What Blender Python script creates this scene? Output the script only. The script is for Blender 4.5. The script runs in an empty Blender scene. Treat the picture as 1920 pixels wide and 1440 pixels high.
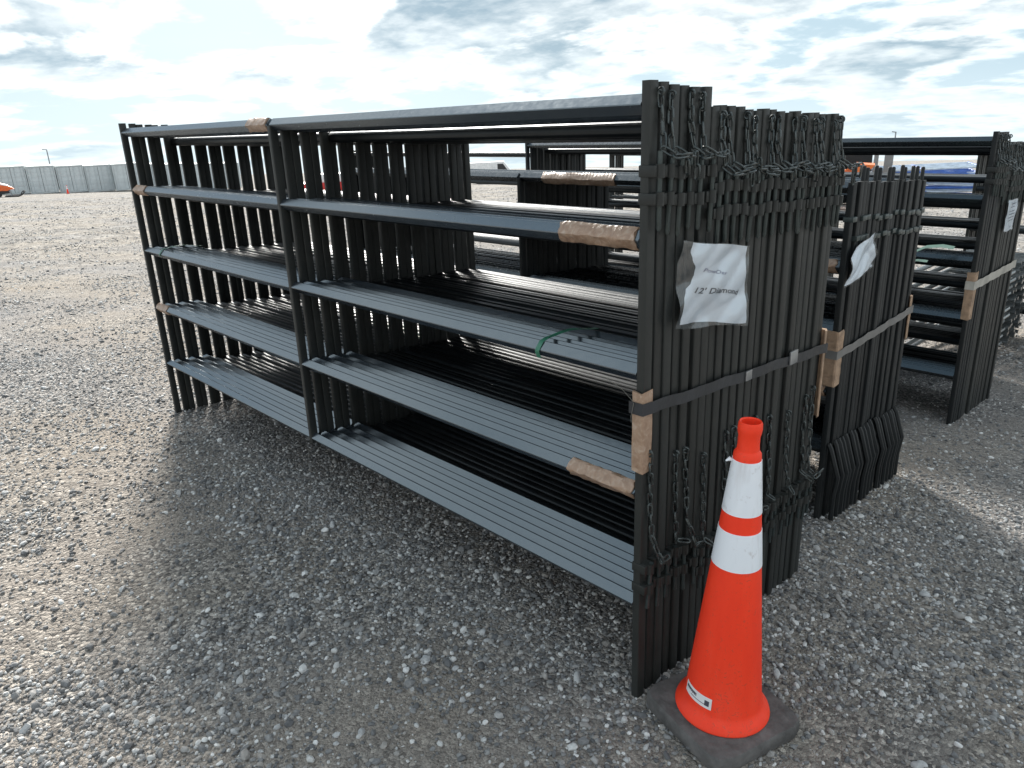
import bpy, bmesh, math, random
import numpy as np
from mathutils import Matrix, Vector, Euler
R = math.radians
rng = random.Random(7)
scene = bpy.context.scene
COL = scene.collection

# ------------------------------------------------------------------ camera
CAM = (4.8005, -1.5089, 1.6637)
YAW, PITCH, ROLL, FPX = 0.81999, 0.33396, -0.03994, 1409.8
def cam_axes():
    f = Vector((-math.sin(YAW) * math.cos(PITCH), math.cos(YAW) * math.cos(PITCH), -math.sin(PITCH)))
    r = Vector((math.cos(YAW), math.sin(YAW), 0)); u = r.cross(f)
    return (math.cos(ROLL) * r + math.sin(ROLL) * u, -math.sin(ROLL) * r + math.cos(ROLL) * u, f)
cr, cu, cf = cam_axes()
camd = bpy.data.cameras.new('camera'); cam = bpy.data.objects.new('camera', camd); COL.objects.link(cam)
cam.matrix_world = Matrix(((cr.x, cu.x, -cf.x, CAM[0]), (cr.y, cu.y, -cf.y, CAM[1]), (cr.z, cu.z, -cf.z, CAM[2]), (0, 0, 0, 1)))
camd.sensor_fit = 'HORIZONTAL'; camd.sensor_width = 36; camd.lens = FPX / 1920 * 36
camd.clip_start = 0.05; camd.clip_end = 3000
scene.camera = cam

# ------------------------------------------------------------------ sky and sun
SUN_AZ = (-0.896, 0.445); SUN_EL = R(31)
sd = Vector((SUN_AZ[0] * math.cos(SUN_EL), SUN_AZ[1] * math.cos(SUN_EL), math.sin(SUN_EL))).normalized()
SUN_STRENGTH, SUN_ANGLE = 3.7, R(12)
sl = bpy.data.lights.new('sun', 'SUN'); sl.energy = SUN_STRENGTH; sl.angle = SUN_ANGLE; sl.color = (1.0, 0.955, 0.89)
so = bpy.data.objects.new('sun', sl); COL.objects.link(so)
so.rotation_euler = (-sd).to_track_quat('-Z', 'Y').to_euler()

world = bpy.data.worlds.new('World'); scene.world = world; world.use_nodes = True
wt = world.node_tree; wt.nodes.clear()
def N(nt, typ, **kw):
    n = nt.nodes.new(typ)
    for k, v in kw.items():
        if k.startswith('i_'):
            key = k[2:]
            n.inputs[int(key) if key.isdigit() else key.replace('_', ' ')].default_value = v
        else:
            setattr(n, k, v)
    return n
def math_node(nt, op, a, b=None, c=None, clamp=False):
    n = nt.nodes.new('ShaderNodeMath'); n.operation = op; n.use_clamp = clamp
    for i, v in enumerate((a, b, c)):
        if v is None: continue
        if isinstance(v, (int, float)): n.inputs[i].default_value = v
        else: nt.links.new(v, n.inputs[i])
    return n.outputs[0]
def ramp(nt, fac, stops, interp='LINEAR'):
    n = nt.nodes.new('ShaderNodeValToRGB'); n.color_ramp.interpolation = interp
    el = n.color_ramp.elements
    while len(el) < len(stops): el.new(0.5)
    for e, (p, c) in zip(el, stops):
        e.position = p; e.color = (*c, 1) if len(c) == 3 else c
    nt.links.new(fac, n.inputs[0]); return n.outputs[0]
def mixc(nt, fac, a, b, mode='MIX'):
    n = nt.nodes.new('ShaderNodeMix'); n.data_type = 'RGBA'; n.blend_type = mode
    for idx, v in ((0, fac), (6, a), (7, b)):
        if isinstance(v, (int, float)): n.inputs[idx].default_value = v
        elif isinstance(v, tuple): n.inputs[idx].default_value = (*v, 1)
        else: nt.links.new(v, n.inputs[idx])
    return n.outputs[2]

tc = N(wt, 'ShaderNodeTexCoord')
nrm = N(wt, 'ShaderNodeVectorMath', operation='NORMALIZE'); wt.links.new(tc.outputs['Generated'], nrm.inputs[0])
sep = N(wt, 'ShaderNodeSeparateXYZ'); wt.links.new(nrm.outputs[0], sep.inputs[0])
zc = math_node(wt, 'MAXIMUM', math_node(wt, 'ADD', sep.outputs[2], 0.06), 0.0)
zz = math_node(wt, 'ADD', zc, 0.13)
px = math_node(wt, 'DIVIDE', sep.outputs[0], zz); py = math_node(wt, 'DIVIDE', sep.outputs[1], zz)
cmb = N(wt, 'ShaderNodeCombineXYZ'); wt.links.new(px, cmb.inputs[0]); wt.links.new(py, cmb.inputs[1])
CLOUD_OFF = (22.0, 17.0, 0.0)
def cloud(off, detail=10.0, scale=1.22, rough=0.57):
    a = N(wt, 'ShaderNodeVectorMath', operation='ADD'); wt.links.new(cmb.outputs[0], a.inputs[0])
    a.inputs[1].default_value = (CLOUD_OFF[0] + off[0], CLOUD_OFF[1] + off[1], CLOUD_OFF[2])
    n = N(wt, 'ShaderNodeTexNoise', i_Scale=scale, i_Detail=detail, i_Roughness=rough, i_Distortion=0.15)
    wt.links.new(a.outputs[0], n.inputs['Vector']); return n.outputs[0]
d1 = cloud((0, 0)); d2 = cloud((SUN_AZ[0] * 0.30, SUN_AZ[1] * 0.30), 6.0); big = cloud((20, 5), 3.0, 0.16)
d1b = math_node(wt, 'ADD', d1, math_node(wt, 'MULTIPLY_ADD', big, 0.55, -0.275))
dens = ramp(wt, d1b, [(0.38, (0, 0, 0)), (0.50, (1, 1, 1))], 'EASE')
thick = ramp(wt, d1b, [(0.42, (0, 0, 0)), (0.55, (1, 1, 1))], 'EASE')
lit = math_node(wt, 'MULTIPLY_ADD', math_node(wt, 'SUBTRACT', d1, d2), 3.0, 0.12, clamp=True)
dts = N(wt, 'ShaderNodeVectorMath', operation='DOT_PRODUCT'); wt.links.new(nrm.outputs[0], dts.inputs[0]); dts.inputs[1].default_value = sd
# clouds towards the sun show their grey undersides, clouds across the sky from it are lit from the front
backlit = ramp(wt, math_node(wt, 'MULTIPLY_ADD', dts.outputs['Value'], 0.5, 0.5), [(0.15, (0.25, 0.25, 0.25)), (0.70, (1, 1, 1))])
shade = math_node(wt, 'MULTIPLY', math_node(wt, 'MULTIPLY', thick, backlit), math_node(wt, 'SUBTRACT', 1.0, lit), clamp=True)
cloud_col = mixc(wt, shade, (1.06, 1.07, 1.04), (0.20, 0.295, 0.365))
sky = N(wt, 'ShaderNodeTexSky', sky_type='NISHITA', sun_disc=False, sun_elevation=SUN_EL,
        sun_rotation=math.atan2(SUN_AZ[0], SUN_AZ[1]), altitude=300, air_density=1.0, dust_density=0.6, ozone_density=2.0)
skydir = N(wt, 'ShaderNodeCombineXYZ'); wt.links.new(sep.outputs[0], skydir.inputs[0]); wt.links.new(sep.outputs[1], skydir.inputs[1])
wt.links.new(math_node(wt, 'MAXIMUM', sep.outputs[2], 0.10), skydir.inputs[2]); wt.links.new(skydir.outputs[0], sky.inputs[0])
sk = mixc(wt, 1.0, sky.outputs[0], (0.065, 0.062, 0.060), 'MULTIPLY')
sk = mixc(wt, 0.6, sk, (0.33, 0.475, 0.58))
mixed = mixc(wt, dens, sk, cloud_col)
# thin high haze: the sky pales towards the horizon and round the veiled sun
hz = ramp(wt, sep.outputs[2], [(0.0, (1, 1, 1)), (0.05, (0.45, 0.45, 0.45)), (0.14, (0, 0, 0))])
mixed = mixc(wt, math_node(wt, 'MULTIPLY', hz, 0.60), mixed, (0.60, 0.70, 0.74))
dt = N(wt, 'ShaderNodeVectorMath', operation='DOT_PRODUCT'); wt.links.new(nrm.outputs[0], dt.inputs[0]); dt.inputs[1].default_value = sd
dc = math_node(wt, 'MAXIMUM', dt.outputs['Value'], 0.0)
aur = math_node(wt, 'ADD', math_node(wt, 'MULTIPLY', math_node(wt, 'POWER', dc, 14), 0.30), math_node(wt, 'MULTIPLY', math_node(wt, 'POWER', dc, 60), 5.0))
aurc = mixc(wt, 1.0, aur, (1.0, 0.98, 0.95), 'MULTIPLY')
fin = mixc(wt, 1.0, mixed, aurc, 'ADD')
bg = N(wt, 'ShaderNodeBackground', i_Strength=0.62); wt.links.new(fin, bg.inputs[0])
wo = N(wt, 'ShaderNodeOutputWorld'); wt.links.new(bg.outputs[0], wo.inputs[0])

vs = scene.view_settings
vs.view_transform = 'Standard'; vs.look = 'None'; vs.gamma = 1; vs.exposure = 1.3; vs.use_curve_mapping = False
scene.cycles.max_bounces = 4; scene.cycles.transparent_max_bounces = 12
scene.cycles.sample_clamp_indirect = 4

# ------------------------------------------------------------------ helpers
def link(o, parent=None):
    COL.objects.link(o)
    if parent is not None: o.parent = parent
    return o
def tag(o, label, cat, group=None):
    o['label'] = label; o['category'] = cat
    if group: o['group'] = group
    return o
def empty(name, loc=(0, 0, 0), rz=0.0):
    o = bpy.data.objects.new(name, None); o.location = loc; o.rotation_euler = (0, 0, rz); o.empty_display_size = 0.1
    return link(o)
def obj(name, me, parent=None, loc=(0, 0, 0), rot=(0, 0, 0), scale=None):
    o = bpy.data.objects.new(name, me); o.location = loc; o.rotation_euler = rot
    if scale: o.scale = scale
    return link(o, parent)
def mesh(name, verts, faces, mat, smooth=True, angle=40):
    me = bpy.data.meshes.new(name); me.from_pydata([tuple(v) for v in verts], [], faces); me.update()
    bm = bmesh.new(); bm.from_mesh(me); bmesh.ops.recalc_face_normals(bm, faces=bm.faces); bm.to_mesh(me); bm.free()
    if smooth:
        me.polygons.foreach_set('use_smooth', [True] * len(me.polygons)); me.set_sharp_from_angle(angle=R(angle))
    me.materials.append(mat); return me
class MB:
    """collects boxes, tubes and lathes into one mesh"""
    def __init__(s): s.v = []; s.f = []
    def add(s, v, f):
        n = len(s.v); s.v += [tuple(a) for a in v]; s.f += [tuple(i + n for i in q) for q in f]; return s
    def box(s, a, b, bev=0.0):
        if bev <= 0:
            x0, y0, z0 = a; x1, y1, z1 = b
            return s.add([(x0, y0, z0), (x1, y0, z0), (x1, y1, z0), (x0, y1, z0), (x0, y0, z1), (x1, y0, z1), (x1, y1, z1), (x0, y1, z1)],
                         [(0, 3, 2, 1), (4, 5, 6, 7), (0, 1, 5, 4), (1, 2, 6, 5), (2, 3, 7, 6), (3, 0, 4, 7)])
        bm = bmesh.new(); bmesh.ops.create_cube(bm, size=1)
        for v in bm.verts:
            v.co = Vector([(a[i] + b[i]) / 2 + v.co[i] * (b[i] - a[i]) for i in range(3)])
        bmesh.ops.bevel(bm, geom=bm.edges[:], offset=bev, segments=2, affect='EDGES', profile=0.6)
        bm.verts.index_update(); s.add([v.co[:] for v in bm.verts], [tuple(v.index for v in f.verts) for f in bm.faces]); bm.free(); return s
    def tube(s, pts, r, seg=8, caps=True, closed=False):
        pts = [Vector(p) for p in pts]; n = len(pts); rs = r if isinstance(r, (list, tuple)) else [r] * n
        V = []; F = []; up = Vector((0, 0, 1)); prev = None
        for i, p in enumerate(pts):
            if closed: t = (pts[(i + 1) % n] - pts[i - 1]).normalized()
            else: t = (pts[min(i + 1, n - 1)] - pts[max(i - 1, 0)]).normalized()
            if prev is None:
                a = t.cross(up if abs(t.z) < 0.9 else Vector((1, 0, 0))).normalized()
            else:
                a = (prev - t * prev.dot(t)).normalized()
            prev = a; b = t.cross(a)
            for k in range(seg):
                an = 2 * math.pi * k / seg; V.append(p + (a * math.cos(an) + b * math.sin(an)) * rs[i])
        m = n if closed else n - 1
        for i in range(m):
            for k in range(seg):
                j = (i + 1) % n
                F.append((i * seg + k, i * seg + (k + 1) % seg, j * seg + (k + 1) % seg, j * seg + k))
        if caps and not closed:
            F.append(tuple(range(seg))[::-1]); F.append(tuple((n - 1) * seg + k for k in range(seg)))
        return s.add(V, F)
    def prism(s, prof, axis, lo, hi):
        """profile (list of 2-D points) extruded along axis 0/1/2 from lo to hi"""
        n = len(prof); V = []
        for c in (lo, hi):
            for a, b in prof:
                V.append({0: (c, a, b), 1: (a, c, b), 2: (a, b, c)}[axis])
        F = [(k, (k + 1) % n, n + (k + 1) % n, n + k) for k in range(n)]
        F += [tuple(range(n))[::-1], tuple(range(n, 2 * n))]
        return s.add(V, F)
    def lathe(s, prof, seg=32, c=(0, 0)):
        V = []; F = []; n = len(prof)
        for k in range(seg):
            an = 2 * math.pi * k / seg
            for r, z in prof: V.append((c[0] + r * math.cos(an), c[1] + r * math.sin(an), z))
        for k in range(seg):
            j = (k + 1) % seg
            for i in range(n - 1): F.append((k * n + i, j * n + i, j * n + i + 1, k * n + i + 1))
        return s.add(V, F)
    def mesh(s, name, mat, smooth=True, angle=40): return mesh(name, s.v, s.f, mat, smooth, angle)
def rrect(w, h, r, c=(0, 0), seg=3):
    out = []
    for cx, cy, a0 in ((w / 2 - r, h / 2 - r, 0), (-w / 2 + r, h / 2 - r, 90), (-w / 2 + r, -h / 2 + r, 180), (w / 2 - r, -h / 2 + r, 270)):
        for k in range(seg + 1):
            a = R(a0 + 90 * k / seg); out.append((c[0] + cx + r * math.cos(a), c[1] + cy + r * math.sin(a)))
    return out
ORD = ['first', 'second', 'third', 'fourth', 'fifth', 'sixth', 'seventh', 'eighth', 'ninth', 'tenth', 'eleventh', 'twelfth', 'thirteenth',
       'fourteenth', 'fifteenth', 'sixteenth', 'seventeenth', 'eighteenth', 'nineteenth', 'twentieth', 'twenty-first', 'twenty-second', 'twenty-third', 'twenty-fourth']

# ------------------------------------------------------------------ materials
def new_mat(name):
    m = bpy.data.materials.new(name); m.use_nodes = True
    nt = m.node_tree; b = nt.nodes['Principled BSDF']; return m, nt, b
def simple(name, col, rough=0.5, metal=0.0, var=0.15, scale=8.0, bump=0.0, bscale=60.0, spec=0.5):
    m, nt, b = new_mat(name)
    t = N(nt, 'ShaderNodeTexCoord'); n = N(nt, 'ShaderNodeTexNoise', i_Scale=scale, i_Detail=6.0, i_Roughness=0.6)
    nt.links.new(t.outputs['Object'], n.inputs['Vector'])
    dk = tuple(c * (1 - var) for c in col); lt = tuple(min(1, c * (1 + var)) for c in col)
    nt.links.new(ramp(nt, n.outputs[0], [(0.3, dk), (0.7, lt)]), b.inputs['Base Color'])
    nt.links.new(math_node(nt, 'MULTIPLY_ADD', n.outputs[0], 0.2, rough - 0.1), b.inputs['Roughness'])
    b.inputs['Metallic'].default_value = metal; b.inputs['Specular IOR Level'].default_value = spec
    if bump > 0:
        n2 = N(nt, 'ShaderNodeTexNoise', i_Scale=bscale, i_Detail=4.0); nt.links.new(t.outputs['Object'], n2.inputs['Vector'])
        bp = N(nt, 'ShaderNodeBump', i_Strength=bump, i_Distance=0.01); nt.links.new(n2.outputs[0], bp.inputs['Height'])
        nt.links.new(bp.outputs[0], b.inputs['Normal'])
    return m
def paint_mat(name, col, rough, ior, tint=(1, 1, 1), spec=0.5):
    """powder-coated steel: dark gloss, dusty here and there"""
    m, nt, b = new_mat(name)
    g = N(nt, 'ShaderNodeNewGeometry'); oi = N(nt, 'ShaderNodeObjectInfo')
    n = N(nt, 'ShaderNodeTexNoise', i_Scale=5.0, i_Detail=7.0, i_Roughness=0.65); nt.links.new(g.outputs['Position'], n.inputs['Vector'])
    n2 = N(nt, 'ShaderNodeTexNoise', i_Scale=55.0, i_Detail=3.0); nt.links.new(g.outputs['Position'], n2.inputs['Vector'])
    dust = math_node(nt, 'MULTIPLY', ramp(nt, n.outputs[0], [(0.48, (0, 0, 0)), (0.8, (1, 1, 1))]), 0.16)
    c0 = mixc(nt, oi.outputs['Random'], tuple(c * 0.85 for c in col), tuple(c * 1.2 for c in col))
    nt.links.new(mixc(nt, dust, c0, (0.10, 0.095, 0.085)), b.inputs['Base Color'])
    r1 = math_node(nt, 'MULTIPLY_ADD', n2.outputs[0], 0.14, rough - 0.07)
    nt.links.new(math_node(nt, 'ADD', r1, math_node(nt, 'MULTIPLY', oi.outputs['Random'], 0.05)), b.inputs['Roughness'])
    b.inputs['Specular IOR Level'].default_value = spec
    b.inputs['IOR'].default_value = ior; b.inputs['Specular Tint'].default_value = (*tint, 1)
    bp = N(nt, 'ShaderNodeBump', i_Strength=0.06, i_Distance=0.004); nt.links.new(n2.outputs[0], bp.inputs['Height'])
    nt.links.new(bp.outputs[0], b.inputs['Normal'])
    return m
M = {}
M['paint'] = paint_mat('matt_black_posts', (0.017, 0.019, 0.018), 0.48, 1.45)
M['rail_paint'] = paint_mat('satin_black_rails_sky_tint', (0.012, 0.016, 0.022), 0.20, 2.5, (0.78, 0.91, 1.0))  # blue of the mirrored sky put into base colour and specular tint
M['paint2'] = paint_mat('black_posts', (0.008, 0.010, 0.011), 0.5, 1.4)
M['rail_paint2'] = paint_mat('satin_black_rails', (0.008, 0.010, 0.012), 0.34, 1.42, (0.85, 0.94, 1.0))
M['steel'] = simple('pin_steel', (0.055, 0.07, 0.07), 0.32, 0.4, 0.25, 30)
M['chain'] = simple('chain_steel', (0.06, 0.07, 0.07), 0.27, 0.5, 0.3, 40)
M['card'] = simple('cardboard', (0.33, 0.22, 0.145), 0.62, 0, 0.35, 30, 0.4, 60)
# cardboard under clear tape: glossy and wrinkled
def tape_card():
    m, nt, b = new_mat('taped_cardboard')
    t = N(nt, 'ShaderNodeTexCoord'); mp = N(nt, 'ShaderNodeMapping'); mp.inputs['Scale'].default_value = (1, 1, 1)
    nt.links.new(t.outputs['Object'], mp.inputs[0])
    n = N(nt, 'ShaderNodeTexNoise', i_Scale=55.0, i_Detail=5.0, i_Distortion=0.8); nt.links.new(mp.outputs[0], n.inputs['Vector'])
    w = N(nt, 'ShaderNodeTexWave', i_Scale=14.0, i_Distortion=9.0, i_Detail=3.0); nt.links.new(mp.outputs[0], w.inputs['Vector'])
    c = ramp(nt, n.outputs[0], [(0.3, (0.27, 0.165, 0.105)), (0.55, (0.36, 0.24, 0.165)), (0.75, (0.46, 0.35, 0.27))])
    nt.links.new(c, b.inputs['Base Color']); b.inputs['Roughness'].default_value = 0.45
    b.inputs['Coat Weight'].default_value = 0.4; b.inputs['Coat Roughness'].default_value = 0.2
    h = math_node(nt, 'ADD', n.outputs[0], math_node(nt, 'MULTIPLY', w.outputs[1], 0.5))
    bp = N(nt, 'ShaderNodeBump', i_Strength=0.3, i_Distance=0.006); nt.links.new(h, bp.inputs['Height'])
    nt.links.new(bp.outputs[0], b.inputs['Normal']); nt.links.new(bp.outputs[0], b.inputs['Coat Normal']); return m
M['tape'] = tape_card()
M['strap'] = simple('black_strap', (0.022, 0.025, 0.03), 0.42, 0, 0.3, 12, 0.15, 40)
M['strap_grey'] = simple('grey_strap', (0.16, 0.155, 0.15), 0.45, 0, 0.25, 10)
M['strap_pale'] = simple('pale_strap', (0.40, 0.38, 0.34), 0.5, 0, 0.25, 10)
M['green'] = simple('green_plastic', (0.035, 0.16, 0.10), 0.3, 0, 0.2, 30)
M['palegreen'] = simple('pale_green_plastic', (0.35, 0.5, 0.40), 0.35, 0, 0.15, 30)
def cone_orange():
    m, nt, b = new_mat('cone_orange')
    t = N(nt, 'ShaderNodeTexCoord'); mp = N(nt, 'ShaderNodeMapping'); mp.inputs['Scale'].default_value = (9, 9, 2.2); nt.links.new(t.outputs['Object'], mp.inputs[0])
    n = N(nt, 'ShaderNodeTexNoise', i_Scale=1.0, i_Detail=8.0, i_Roughness=0.65); nt.links.new(mp.outputs[0], n.inputs['Vector'])
    n2 = N(nt, 'ShaderNodeTexNoise', i_Scale=70.0, i_Detail=5.0, i_Distortion=2.0); nt.links.new(t.outputs['Object'], n2.inputs['Vector'])
    c = ramp(nt, n.outputs[0], [(0.3, (0.90, 0.042, 0.014)), (0.55, (0.97, 0.055, 0.018)), (0.75, (0.98, 0.085, 0.04))])
    scuff = math_node(nt, 'MULTIPLY', ramp(nt, n2.outputs[0], [(0.58, (0, 0, 0)), (0.70, (1, 1, 1))]), math_node(nt, 'MULTIPLY', ramp(nt, n.outputs[0], [(0.42, (0, 0, 0)), (0.66, (1, 1, 1))]), 0.75))
    nt.links.new(mixc(nt, scuff, c, (0.35, 0.09, 0.06)), b.inputs['Base Color']); b.inputs['Roughness'].default_value = 0.5; b.inputs['Specular IOR Level'].default_value = 0.3
    bp = N(nt, 'ShaderNodeBump', i_Strength=0.12, i_Distance=0.003); nt.links.new(n2.outputs[0], bp.inputs['Height']); nt.links.new(bp.outputs[0], b.inputs['Normal']); return m
M['orange'] = cone_orange()
def soiled_white():
    m, nt, b = new_mat('reflective_white')
    t = N(nt, 'ShaderNodeTexCoord')
    n = N(nt, 'ShaderNodeTexNoise', i_Scale=28.0, i_Detail=8.0, i_Roughness=0.7); nt.links.new(t.outputs['Object'], n.inputs['Vector'])
    mp = N(nt, 'ShaderNodeMapping'); mp.inputs['Scale'].default_value = (30, 30, 4); nt.links.new(t.outputs['Object'], mp.inputs[0])
    n2 = N(nt, 'ShaderNodeTexNoise', i_Scale=1.0, i_Detail=6.0); nt.links.new(mp.outputs[0], n2.inputs['Vector'])
    s = math_node(nt, 'MAXIMUM', ramp(nt, n.outputs[0], [(0.57, (0, 0, 0)), (0.72, (1, 1, 1))]), math_node(nt, 'MULTIPLY', ramp(nt, n2.outputs[0], [(0.55, (0, 0, 0)), (0.75, (1, 1, 1))]), 0.6))
    nt.links.new(mixc(nt, math_node(nt, 'MULTIPLY', s, 0.6), (0.82, 0.85, 0.90), (0.34, 0.28, 0.26)), b.inputs['Base Color'])
    b.inputs['Roughness'].default_value = 0.4; return m
M['white_band'] = soiled_white()
M['rubber'] = simple('dusty_rubber', (0.105, 0.10, 0.097), 0.85, 0, 0.5, 16, 0.6, 40)
M['white'] = simple('white_sticker', (0.8, 0.8, 0.8), 0.5, 0, 0.03)
M['ink'] = simple('ink', (0.07, 0.07, 0.09), 0.6, 0, 0.1)
M['ink_faint'] = simple('faded_ink', (0.28, 0.26, 0.36), 0.6, 0, 0.25, 60)
def paper_mat():
    m, nt, b = new_mat('paper')
    b.inputs['Base Color'].default_value = (0.91, 0.91, 0.96, 1); b.inputs['Roughness'].default_value = 0.6
    b.inputs['Coat Weight'].default_value = 0.6; b.inputs['Coat Roughness'].default_value = 0.15
    t = N(nt, 'ShaderNodeTexCoord'); n = N(nt, 'ShaderNodeTexNoise', i_Scale=14.0, i_Detail=2.0, i_Distortion=0.8); nt.links.new(t.outputs['Object'], n.inputs['Vector'])
    bp = N(nt, 'ShaderNodeBump', i_Strength=0.35, i_Distance=0.02); nt.links.new(n.outputs[0], bp.inputs['Height'])
    nt.links.new(bp.outputs[0], b.inputs['Coat Normal']); return m
M['paper'] = paper_mat()
def sleeve_mat():
    m, nt, b = new_mat('clear_plastic_sleeve'); nt.nodes.remove(b)
    tr = N(nt, 'ShaderNodeBsdfTransparent'); tr.inputs[0].default_value = (0.90, 0.92, 0.93, 1)
    gl = N(nt, 'ShaderNodeBsdfGlossy', i_Roughness=0.12); df = N(nt, 'ShaderNodeBsdfDiffuse'); df.inputs[0].default_value = (0.6, 0.65, 0.68, 1)
    t = N(nt, 'ShaderNodeTexCoord'); n = N(nt, 'ShaderNodeTexNoise', i_Scale=9.0, i_Detail=2.0, i_Distortion=1.0); nt.links.new(t.outputs['Object'], n.inputs['Vector'])
    bp = N(nt, 'ShaderNodeBump', i_Strength=0.3, i_Distance=0.01); nt.links.new(n.outputs[0], bp.inputs['Height'])
    nt.links.new(bp.outputs[0], gl.inputs['Normal'])
    m1 = N(nt, 'ShaderNodeMixShader', i_0=0.04); nt.links.new(tr.outputs[0], m1.inputs[1]); nt.links.new(df.outputs[0], m1.inputs[2])
    m2 = N(nt, 'ShaderNodeMixShader', i_0=0.07); nt.links.new(m1.outputs[0], m2.inputs[1]); nt.links.new(gl.outputs[0], m2.inputs[2])
    nt.links.new(m2.outputs[0], nt.nodes['Material Output'].inputs[0]); return m
M['sleeve'] = sleeve_mat()

# gravel ground sheet and stones
def ground_mat():
    m, nt, b = new_mat('gravel_ground')
    g = N(nt, 'ShaderNodeNewGeometry')
    big = N(nt, 'ShaderNodeTexNoise', i_Scale=0.9, i_Detail=5.0, i_Roughness=0.6); nt.links.new(g.outputs['Position'], big.inputs['Vector'])
    v1 = N(nt, 'ShaderNodeTexVoronoi', i_Scale=75.0, i_Randomness=1.0); v2 = N(nt, 'ShaderNodeTexVoronoi', i_Scale=190.0)
    v3 = N(nt, 'ShaderNodeTexVoronoi', i_Scale=22.0)
    wob = N(nt, 'ShaderNodeTexNoise', i_Scale=60.0, i_Detail=2.0); nt.links.new(g.outputs['Position'], wob.inputs['Vector'])
    wv = N(nt, 'ShaderNodeVectorMath', operation='MULTIPLY_ADD'); nt.links.new(wob.outputs['Color'], wv.inputs[0]); wv.inputs[1].default_value = (0.012,) * 3; nt.links.new(g.outputs['Position'], wv.inputs[2])
    for v in (v1, v2, v3): nt.links.new(wv.outputs[0], v.inputs['Vector'])
    def cellcol(v):
        s = N(nt, 'ShaderNodeSeparateColor'); nt.links.new(v.outputs['Color'], s.inputs[0])
        return s.outputs[0]
    stone = ramp(nt, cellcol(v1), [(0.0, (0.10, 0.10, 0.102)), (0.35, (0.20, 0.198, 0.196)), (0.7, (0.32, 0.315, 0.305)), (0.9, (0.46, 0.45, 0.435)), (1.0, (0.66, 0.65, 0.62))])
    fine = ramp(nt, cellcol(v2), [(0.0, (0.11, 0.108, 0.106)), (0.6, (0.26, 0.25, 0.242)), (1.0, (0.44, 0.43, 0.41))])
    dirt = ramp(nt, wob.outputs[0], [(0.3, (0.21, 0.193, 0.182)), (0.7, (0.30, 0.278, 0.262))])
    fd = mixc(nt, 0.45, fine, dirt)
    v4 = N(nt, 'ShaderNodeTexVoronoi', i_Scale=5.0); nt.links.new(wv.outputs[0], v4.inputs['Vector'])
    far = ramp(nt, math_node(nt, 'ADD', math_node(nt, 'MULTIPLY', cellcol(v3), 0.5), math_node(nt, 'MULTIPLY', cellcol(v4), 0.5)), [(0.15, (0.13, 0.129, 0.126)), (0.5, (0.25, 0.247, 0.24)), (0.85, (0.46, 0.455, 0.44))])
    patch = ramp(nt, big.outputs[0], [(0.42, (0, 0, 0)), (0.62, (1, 1, 1))])
    near = mixc(nt, math_node(nt, 'MULTIPLY', patch, 0.8), stone, fd)
    cd = N(nt, 'ShaderNodeVectorMath', operation='DISTANCE'); nt.links.new(g.outputs['Position'], cd.inputs[0]); cd.inputs[1].default_value = (3.5, -0.5, 0)
    ff = ramp(nt, math_node(nt, 'DIVIDE', cd.outputs['Value'], 40.0), [(0.12, (0, 0, 0)), (0.5, (1, 1, 1))])
    col = mixc(nt, math_node(nt, 'MULTIPLY', ff, 0.7), near, far)
    tone = ramp(nt, big.outputs[0], [(0.3, (0.88, 0.86, 0.86)), (0.7, (1.17, 1.12, 1.06))])
    big2 = N(nt, 'ShaderNodeTexNoise', i_Scale=0.33, i_Detail=4.0, i_Roughness=0.6); nt.links.new(g.outputs['Position'], big2.inputs['Vector'])
    warm = ramp(nt, big2.outputs[0], [(0.4, (0.95, 0.96, 0.98)), (0.62, (1.08, 1.03, 0.96))])
    nt.links.new(mixc(nt, 1.0, mixc(nt, 1.0, col, tone, 'MULTIPLY'), warm, 'MULTIPLY'), b.inputs['Base Color']); b.inputs['Roughness'].default_value = 1.0; b.inputs['Specular IOR Level'].default_value = 0.1
    h = math_node(nt, 'ADD', math_node(nt, 'MULTIPLY', v1.outputs['Distance'], -1.0), math_node(nt, 'MULTIPLY', v2.outputs['Distance'], -0.4))
    h = math_node(nt, 'ADD', h, math_node(nt, 'MULTIPLY', v3.outputs['Distance'], -0.8))
    bp = N(nt, 'ShaderNodeBump', i_Strength=0.9, i_Distance=0.012); nt.links.new(h, bp.inputs['Height']); nt.links.new(bp.outputs[0], b.inputs['Normal'])
    return m
M['ground'] = ground_mat()
def stone_mat():
    m, nt, b = new_mat('gravel_stone')
    oi = N(nt, 'ShaderNodeObjectInfo'); t = N(nt, 'ShaderNodeTexCoord')
    n = N(nt, 'ShaderNodeTexNoise', i_Scale=1.6, i_Detail=6.0, i_Roughness=0.7); nt.links.new(t.outputs['Object'], n.inputs['Vector'])
    c = ramp(nt, oi.outputs['Random'], [(0.0, (0.11, 0.112, 0.116)), (0.3, (0.20, 0.20, 0.202)), (0.55, (0.29, 0.288, 0.284)), (0.70, (0.35, 0.325, 0.30)), (0.78, (0.44, 0.443, 0.445)), (0.91, (0.56, 0.555, 0.54)), (1.0, (0.76, 0.755, 0.74))])
    nt.links.new(mixc(nt, 1.0, c, ramp(nt, n.outputs[0], [(0.3, (0.7, 0.7, 0.7)), (0.7, (1.2, 1.2, 1.2))]), 'MULTIPLY'), b.inputs['Base Color'])
    b.inputs['Roughness'].default_value = 0.72; b.inputs['Specular IOR Level'].default_value = 0.3; return m
M['stone'] = stone_mat()

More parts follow.
